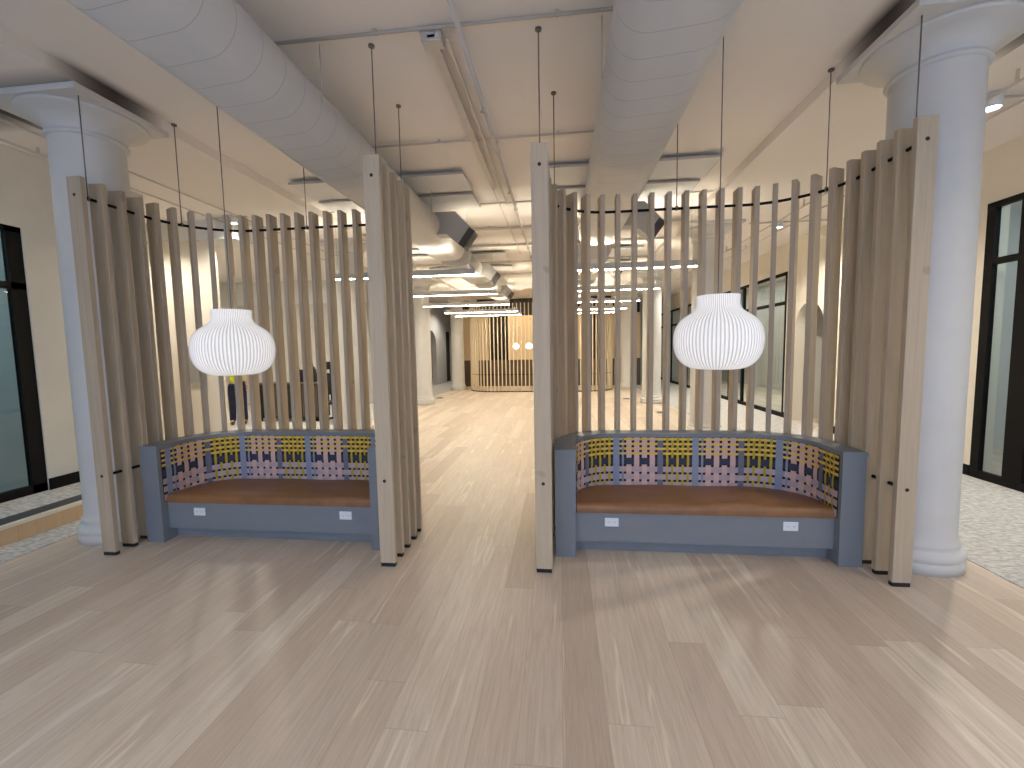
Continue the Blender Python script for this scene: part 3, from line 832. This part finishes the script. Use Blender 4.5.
# ------------------------------------------------------------------ far slatted booth
fr = empty('slatted_booth', (HX-.06, 15.75, 0)); tag(fr, 'long curved slatted booth screen across the far end of the hall', 'screen')
FW, FR_ = 2.73, 1.1
l2 = FR_*PI/2; l3 = 2*(FW-FR_); l1 = 1.3; tot = 2*l1+2*l2+l3
def fpath(s):   # convex side towards the camera
    if s < l1: return (-FW, l1+FR_-s, 0, -1)
    s -= l1
    if s < l2: a = s/FR_; return (-FW+FR_-FR_*math.cos(a), FR_-FR_*math.sin(a), math.sin(a), -math.cos(a))
    s -= l2
    if s < l3: return (-FW+FR_+s, 0, 1, 0)
    s -= l3
    if s < l2: a = s/FR_; return (FW-FR_+FR_*math.sin(a), FR_-FR_*math.cos(a), math.cos(a), math.sin(a))
    s -= l2
    return (FW, FR_+s, 0, 1)
n = int(tot/.142)
fs = MB().box(-.024, .024, -.016, .016, .02, 3.25).build('slat', M['slat_far'], fr)
for i in range(n+1):
    x, y, tx, ty = fpath(min(tot*i/n, tot-1e-6))
    o = fs if i == 0 else copy_tree(fs, fr)
    o.location = (x, y, 0); o.rotation_euler = (0, 0, math.atan2(ty, tx)-PI/2)
pts = [fpath(tot*i/60*.99999)[:2] for i in range(61)]
for z in (.65, 2.81): MB().tube([(x, y, z) for x, y in pts], .012, 6).build('rail', M['black'], fr)
MB().tube([(x, y, .01) for x, y in pts], .03, 6).build('floor_track', M['black'], fr)
# wainscot and timber panels inside
struct(MB().box(-4.6, 3.3, 18.3, 18.4, 0, 1.12).build('wall_front_lower', M['walnut']), 'low dark timber wall behind the far slatted booth', 'wall')
for (x0, x1, lb) in ((-4.6, -3.05, 'left'), (-2.2, 1.1, 'middle'), (1.8, 3.3, 'right')):
    struct(MB().box(x0, x1, 18.34, 18.44, 1.12, 3.0).build('wall_front_panel', M['panelwood']), '%s honey timber panel behind the far slatted booth' % lb, 'wall')
struct(MB().box(-4.6, 3.3, 18.5, 18.6, 0, H).build('wall_front_dark', M['dark']), 'dark wall behind the timber panels', 'wall')
def globe(x, label):
    r = empty('globe_pendant', (x, 16.9, 1.68)); tag(r, label, 'lamp', 'small globe pendants inside the far booth')
    m, _ = MB().lathe([(.001, -.11), (.07, -.10), (.12, -.06), (.135, 0), (.12, .06), (.07, .10), (.05, .13)], n=24); m.build('globe', M['globe'], r)
    MB().tube([(0, 0, .13), (0, 0, H-1.68)], .004, 5).build('cord', M['rod'], r)
globe(-1.72, 'left small glowing globe pendant inside the far booth')
globe(-1.20, 'right small glowing globe pendant inside the far booth')

# ------------------------------------------------------------------ things beyond the left alcove
cab = empty('credenza', (-6.3, 9.5, 0)); tag(cab, 'long dark low cabinet beyond the left alcove', 'cabinet')
MB().bevbox(-.78, .78, -.22, .25, .08, .86, .006).build('body', M['dark'], cab)
MB().bevbox(-.82, .82, -.25, .27, .86, .90, .006).build('cabinet_top', M['walnut'], cab)
for i in range(4):
    d = MB().bevbox(-.77+.386*i, -.77+.386*i+.376, -.235, -.221, .12, .84, .003).build('door', M['walnut'] if i % 2 else M['dark'], cab)
    MB().tube([(-.77+.386*i+.34, -.25, .44), (-.77+.386*i+.34, -.25, .56)], .006, 6).build('handle', M['rod'], d)
for x in (-.7, .7):
    for y in (-.18, .2): MB().box(x-.03, x+.03, y-.03, y+.03, .0, .08).build('leg', M['black'], cab)
def bag(x, y, z, h, w, label, lean):
    m = MB(); 
    prof = [(-w, 0), (w, 0), (w*1.05, h*.5), (w*.8, h*.85), (w*.45+lean, h), (-w*.5+lean, h*.95), (-w*.9, h*.6)]
    b = m.bm; fa = [b.verts.new((px, -.07, pz)) for px, pz in prof]; fb = [b.verts.new((px, .07, pz)) for px, pz in prof]
    k = len(prof)
    for i in range(k): b.faces.new((fa[i], fa[(i+1) % k], fb[(i+1) % k], fb[i]))
    b.faces.new(fa); b.faces.new(fb[::-1])
    bmesh.ops.bevel(b, geom=list(b.edges), offset=.02, segments=2, affect='EDGES')
    r = empty('tool_bag', (x, y, z)); tag(r, label, 'bag')
    m.build('bag_body', M['rubber'], r)
    MB().tube([(-w*.4, 0, h*.93), (-w*.3, 0, h*1.2), (w*.2, 0, h*1.25), (w*.35, 0, h*.93)], .012, 6).build('strap', M['rubber'], r)
bag(-6.12, 9.5, .90, .30, .11, 'small black bag on the left of the dark cabinet top', .05)
bag(-5.78, 9.5, .90, .38, .09, 'taller black bag on the right of the dark cabinet top', -.03)
# wheeled task chair
def task_chair(x, y, rz, label):
    r = empty('task_chair', (x, y, 0), rz); tag(r, label, 'chair')
    MB().bevbox(-.23, .23, -.22, .22, .44, .50, .02, 3).build('seat', M['rubber'], r)
    MB().bevbox(-.2, .2, .2, .25, .62, 1.12, .02, 3).build('backrest', M['rubber'], r)
    MB().bevbox(-.13, .13, .22, .26, 1.2, 1.38, .02, 3).build('headrest', M['rubber'], r)
    MB().tube([(0, .1, .44), (0, .26, .5), (0, .27, .9), (0, .25, 1.25)], .018, 8).build('back_support', M['black'], r)
    MB().tube([(0, 0, .1), (0, 0, .45)], .025, 10).build('gas_stem', M['rod'], r)
    for k in range(5):
        a = 2*PI*k/5
        l = MB().tube([(0, 0, .12), (.28*math.cos(a), .28*math.sin(a), .07)], [.025, .014], 8).build('leg', M['black'], r)
        MB().tube([(.28*math.cos(a)-.012, .28*math.sin(a), .028), (.28*math.cos(a)+.012, .28*math.sin(a), .028)], .028, 12).build('wheel', M['rubber'], l)
    for s in (-1, 1): MB().tube([(s*.24, .1, .47), (s*.27, .1, .66), (s*.27, -.12, .68)], .014, 8).build('armrest', M['black'], r)
task_chair(-5.1, 9.15, .6, 'black high back task chair at the right end of the dark cabinet')
# framed sign on return wall
sg_o = empty('wall_screen', (-6.02, 6.49, 1.12)); tag(sg_o, 'grey framed screen on the cream wall behind the left alcove', 'screen')
MB().bevbox(-.22, .22, -.03, 0, 0, .62, .004).build('screen_frame', M['galv'], sg_o)
MB().box(-.20, .20, -.032, -.029, .02, .6).build('display', mat('screen_grey', (.33, .31, .29), .4), sg_o)
d = empty('door_1', (-5.6, 21.3, 0)); struct(d, 'black doorway on the far left wall', 'door')
part(MB().box(-5.72, -5.66, 20.9, 21.8, .01, 2.5), 'door_leaf', M['dark'], d)
# low dark mat and small floor boxes
for (x, y, lb) in ((-3.98, 13.9, 'in the wood floor by the third left column'), (2.0, 13.4, 'in the wood floor by the third right column'), (2.4, 10.6, 'in the wood floor halfway along the right row')):
    r = empty('floor_box', (x, y, 0)); tag(r, 'small dark floor outlet box ' + lb, 'floor box')
    MB().bevbox(-.11, .11, -.11, .11, 0, .014, .003, 1).build('frame', M['galv'], r)
    MB().box(-.085, .085, -.085, .085, .012, .017).build('lid', M['dark'], r)

# ------------------------------------------------------------------ person in hi-vis shirt
def skin_mesh(name, pts, edges, m, parent, lvl=2, root=0):
    me = bpy.data.meshes.new(name); me.from_pydata([p[:3] for p in pts], edges, [])
    o = link(bpy.data.objects.new(name, me), parent); me.materials.append(m)
    md = o.modifiers.new('skin', 'SKIN'); md.use_smooth_shade = True
    for i, p in enumerate(pts):
        sv = me.skin_vertices[0].data[i]; sv.radius = (p[3], p[4] if len(p) > 4 else p[3]); sv.use_root = (i == root)
    s = o.modifiers.new('sub', 'SUBSURF'); s.levels = lvl; s.render_levels = lvl
    return o
M['skin'] = mat('skin', (.52, .33, .24), .5); M['hiviz'] = noise_mat('hi_vis_cloth', (.62, .72, .03), (.70, .80, .06), 8., .8)
M['navy'] = noise_mat('navy_cloth', (.015, .02, .045), (.025, .032, .065), 8., .85); M['hair'] = mat('hair', (.03, .02, .015), .7)
M['boot'] = mat('boot', (.05, .035, .02), .6)
def person(x, y, rz):
    r = empty('person', (x, y, 0), rz); tag(r, 'person in a yellow hi-vis shirt and navy trousers standing behind the left alcove', 'person')
    # facing -Y ; body
    P = [(0, 0, .95, .12, .095), (0, .005, 1.12, .115, .085), (0, .01, 1.30, .135, .095), (0, .015, 1.43, .10, .075), (0, .01, 1.50, .052), (0, -.005, 1.57, .055),
         (.17, .015, 1.42, .052), (.235, .03, 1.18, .042), (.22, -.06, .96, .033), (.215, -.085, .90, .03),
         (-.17, .015, 1.42, .052), (-.235, .03, 1.18, .042), (-.22, -.05, .96, .033), (-.215, -.075, .90, .03),
         (.09, 0, .86, .088), (.105, -.01, .50, .06), (.115, .01, .12, .042), (.12, -.07, .04, .035), (.12, -.15, .035, .03),
         (-.09, 0, .86, .088), (-.105, -.01, .50, .06), (-.12, .01, .12, .042), (-.13, -.07, .04, .035), (-.13, -.15, .035, .03)]
    E_ = [(0, 1), (1, 2), (2, 3), (3, 4), (4, 5), (3, 6), (6, 7), (7, 8), (8, 9), (3, 10), (10, 11), (11, 12), (12, 13), (0, 14), (14, 15), (15, 16), (16, 17), (17, 18), (0, 19), (19, 20), (20, 21), (21, 22), (22, 23)]
    body = skin_mesh('body', P, E_, M['skin'], r)
    # head
    hm = MB(); bmesh.ops.create_uvsphere(hm.bm, u_segments=28, v_segments=20, radius=1)
    for v in hm.bm.verts:
        c = v.co; z = c.z
        w = .076*(1-.22*max(0, -z)**1.5); dd = .098*(1-.12*max(0, -z))
        nx, ny, nz = c.x*w, c.y*dd, z*.118
        if c.y < -.6 and abs(c.x) < .22 and -.35 < z < .15: ny -= .022*(1-abs(c.x)/.22)*(1 if z < 0 else 1-z/.15)
        if c.y < -.5 and .05 < z < .25 and .2 < abs(c.x) < .55: ny += .008
        v.co = Vector((nx, ny-.01, nz+1.66))
    for f in hm.bm.faces: f.smooth = True
    hm.build('head', M['skin'], r)
    for s in (-1, 1):
        e = MB(); bmesh.ops.create_uvsphere(e.bm, u_segments=10, v_segments=8, radius=.011); 
        for v in e.bm.verts: v.co += Vector((s*.03, -.094, 1.675))
        e.build('eye', M['white'], r)
        e = MB(); bmesh.ops.create_uvsphere(e.bm, u_segments=10, v_segments=8, radius=.02)
        for v in e.bm.verts: v.co = Vector((v.co.x*.5+s*.078, v.co.y, v.co.z*1.5+1.66))
        e.build('ear', M['skin'], r)
    MB().tube([(-.022, -.099, 1.607), (0, -.104, 1.605), (.022, -.099, 1.607)], .005, 6).build('mouth', mat('lips', (.35, .14, .12), .5), r)
    h = MB(); bmesh.ops.create_uvsphere(h.bm, u_segments=28, v_segments=18, radius=1)
    dl = [v for v in h.bm.verts if v.co.z < -.35 or (v.co.y < -.55 and v.co.z < .45)]
    bmesh.ops.delete(h.bm, geom=dl, context='VERTS')
    for v in h.bm.verts: v.co = Vector((v.co.x*.084, v.co.y*.108-.008, v.co.z*.128+1.665))
    for f in h.bm.faces: f.smooth = True
    h.build('hair', M['hair'], r)
    # shirt with short sleeves, trousers, boots
    Sx = [(0, 0, .86, .165, .125), (0, .005, 1.12, .14, .105), (0, .01, 1.30, .155, .112), (0, .015, 1.42, .12, .09), (0, .012, 1.475, .066),
          (.17, .015, 1.42, .07), (.225, .028, 1.24, .062), (-.17, .015, 1.42, .07), (-.225, .028, 1.24, .062)]
    skin_mesh('shirt', Sx, [(0, 1), (1, 2), (2, 3), (3, 4), (3, 5), (5, 6), (3, 7), (7, 8)], M['hiviz'], r)
    Tr = [(0, 0, 1.04, .135, .11), (.092, 0, .84, .105), (.107, -.01, .50, .078), (.115, .01, .06, .066), (-.092, 0, .84, .105), (-.107, -.01, .50, .078), (-.12, .01, .06, .066)]
    skin_mesh('trousers', Tr, [(0, 1), (1, 2), (2, 3), (0, 4), (4, 5), (5, 6)], M['navy'], r)
    for s in (-1, 1):
        skin_mesh('boot', [(s*.12, .03, .075, .055), (s*.12, -.06, .045, .045), (s*.125, -.15, .04, .04)], [(0, 1), (1, 2)], M['boot'], r, 1)
        # hand: palm with five fingers
        hx, hy, hz = s*.213, -.10, .875
        pts = [(hx, hy+.02, hz+.03, .024, .016), (hx, hy, hz-.02, .034, .014)]
        ed = [(0, 1)]
        skin_mesh('palm', [(hx, hy+.018, hz+.04, .024, .018), (hx, hy, hz, .018, .034), (hx, hy-.01, hz-.035, .015, .032)], [(0, 1), (1, 2)], M['skin'], r, 1)
        for k, ln in enumerate((.062, .072, .068, .052)):
            fy = hy-.036+.018*k+.008
            skin_mesh('finger', [(hx, fy, hz-.04, .0085), (hx-s*.006, fy-.002, hz-.04-ln*.45, .008), (hx-s*.02, fy-.004, hz-.04-ln*.9, .0068)], [(0, 1), (1, 2)], M['skin'], r, 1)
        skin_mesh('thumb', [(hx, hy-.025, hz+.01, .011), (hx-s*.008, hy-.05, hz-.02, .0095), (hx-s*.012, hy-.055, hz-.048, .008)], [(0, 1), (1, 2)], M['skin'], r, 1)
    return r
person(-7.22, 8.9, .5)

for (x, y, sx, sy, e, c) in ((6.2, 4.6, 1.2, 1.6, 26, (.85, .93, 1)), (6.2, 11.8, 1.2, 2.4, 40, (1, .93, .82)), (6.2, 16.5, 1.2, 5, 40, (1, .93, .82)), (-7.6, 3.0, 1.5, 1.5, 20, (.7, .9, 1)), (-7.6, 9., 2, 2, 90, (1, .9, .75)), (-1., 17.3, 3.5, .8, 70, (1, .78, .5))):  # added area lights without fixtures, brightening the side rooms and far booth
    ld = bpy.data.lights.new('room_fill_light', 'AREA'); ld.shape = 'RECTANGLE'; ld.size = sx; ld.size_y = sy; ld.energy = e*(1.9 if x > 5 else 3 if y < 4 else 1); ld.color = c
    lo = link(bpy.data.objects.new('room_fill_light', ld)); lo.location = (x, y, H-.03)

# ------------------------------------------------------------------ world + view
w = bpy.data.worlds.new('sky'); S.world = w; w.use_nodes = True
bg = w.node_tree.nodes['Background']; bg.inputs[0].default_value = (.46, .64, 1., 1); bg.inputs[1].default_value = 2.9
S.cycles.use_denoising = True
S.cycles.max_bounces = 8; S.cycles.diffuse_bounces = 5; S.cycles.glossy_bounces = 3; S.cycles.transparent_max_bounces = 8
S.cycles.sample_clamp_indirect = 6
vs = S.view_settings
vs.view_transform = 'Standard'; vs.look = 'None'; vs.gamma = 1; vs.use_curve_mapping = False; vs.exposure = .1
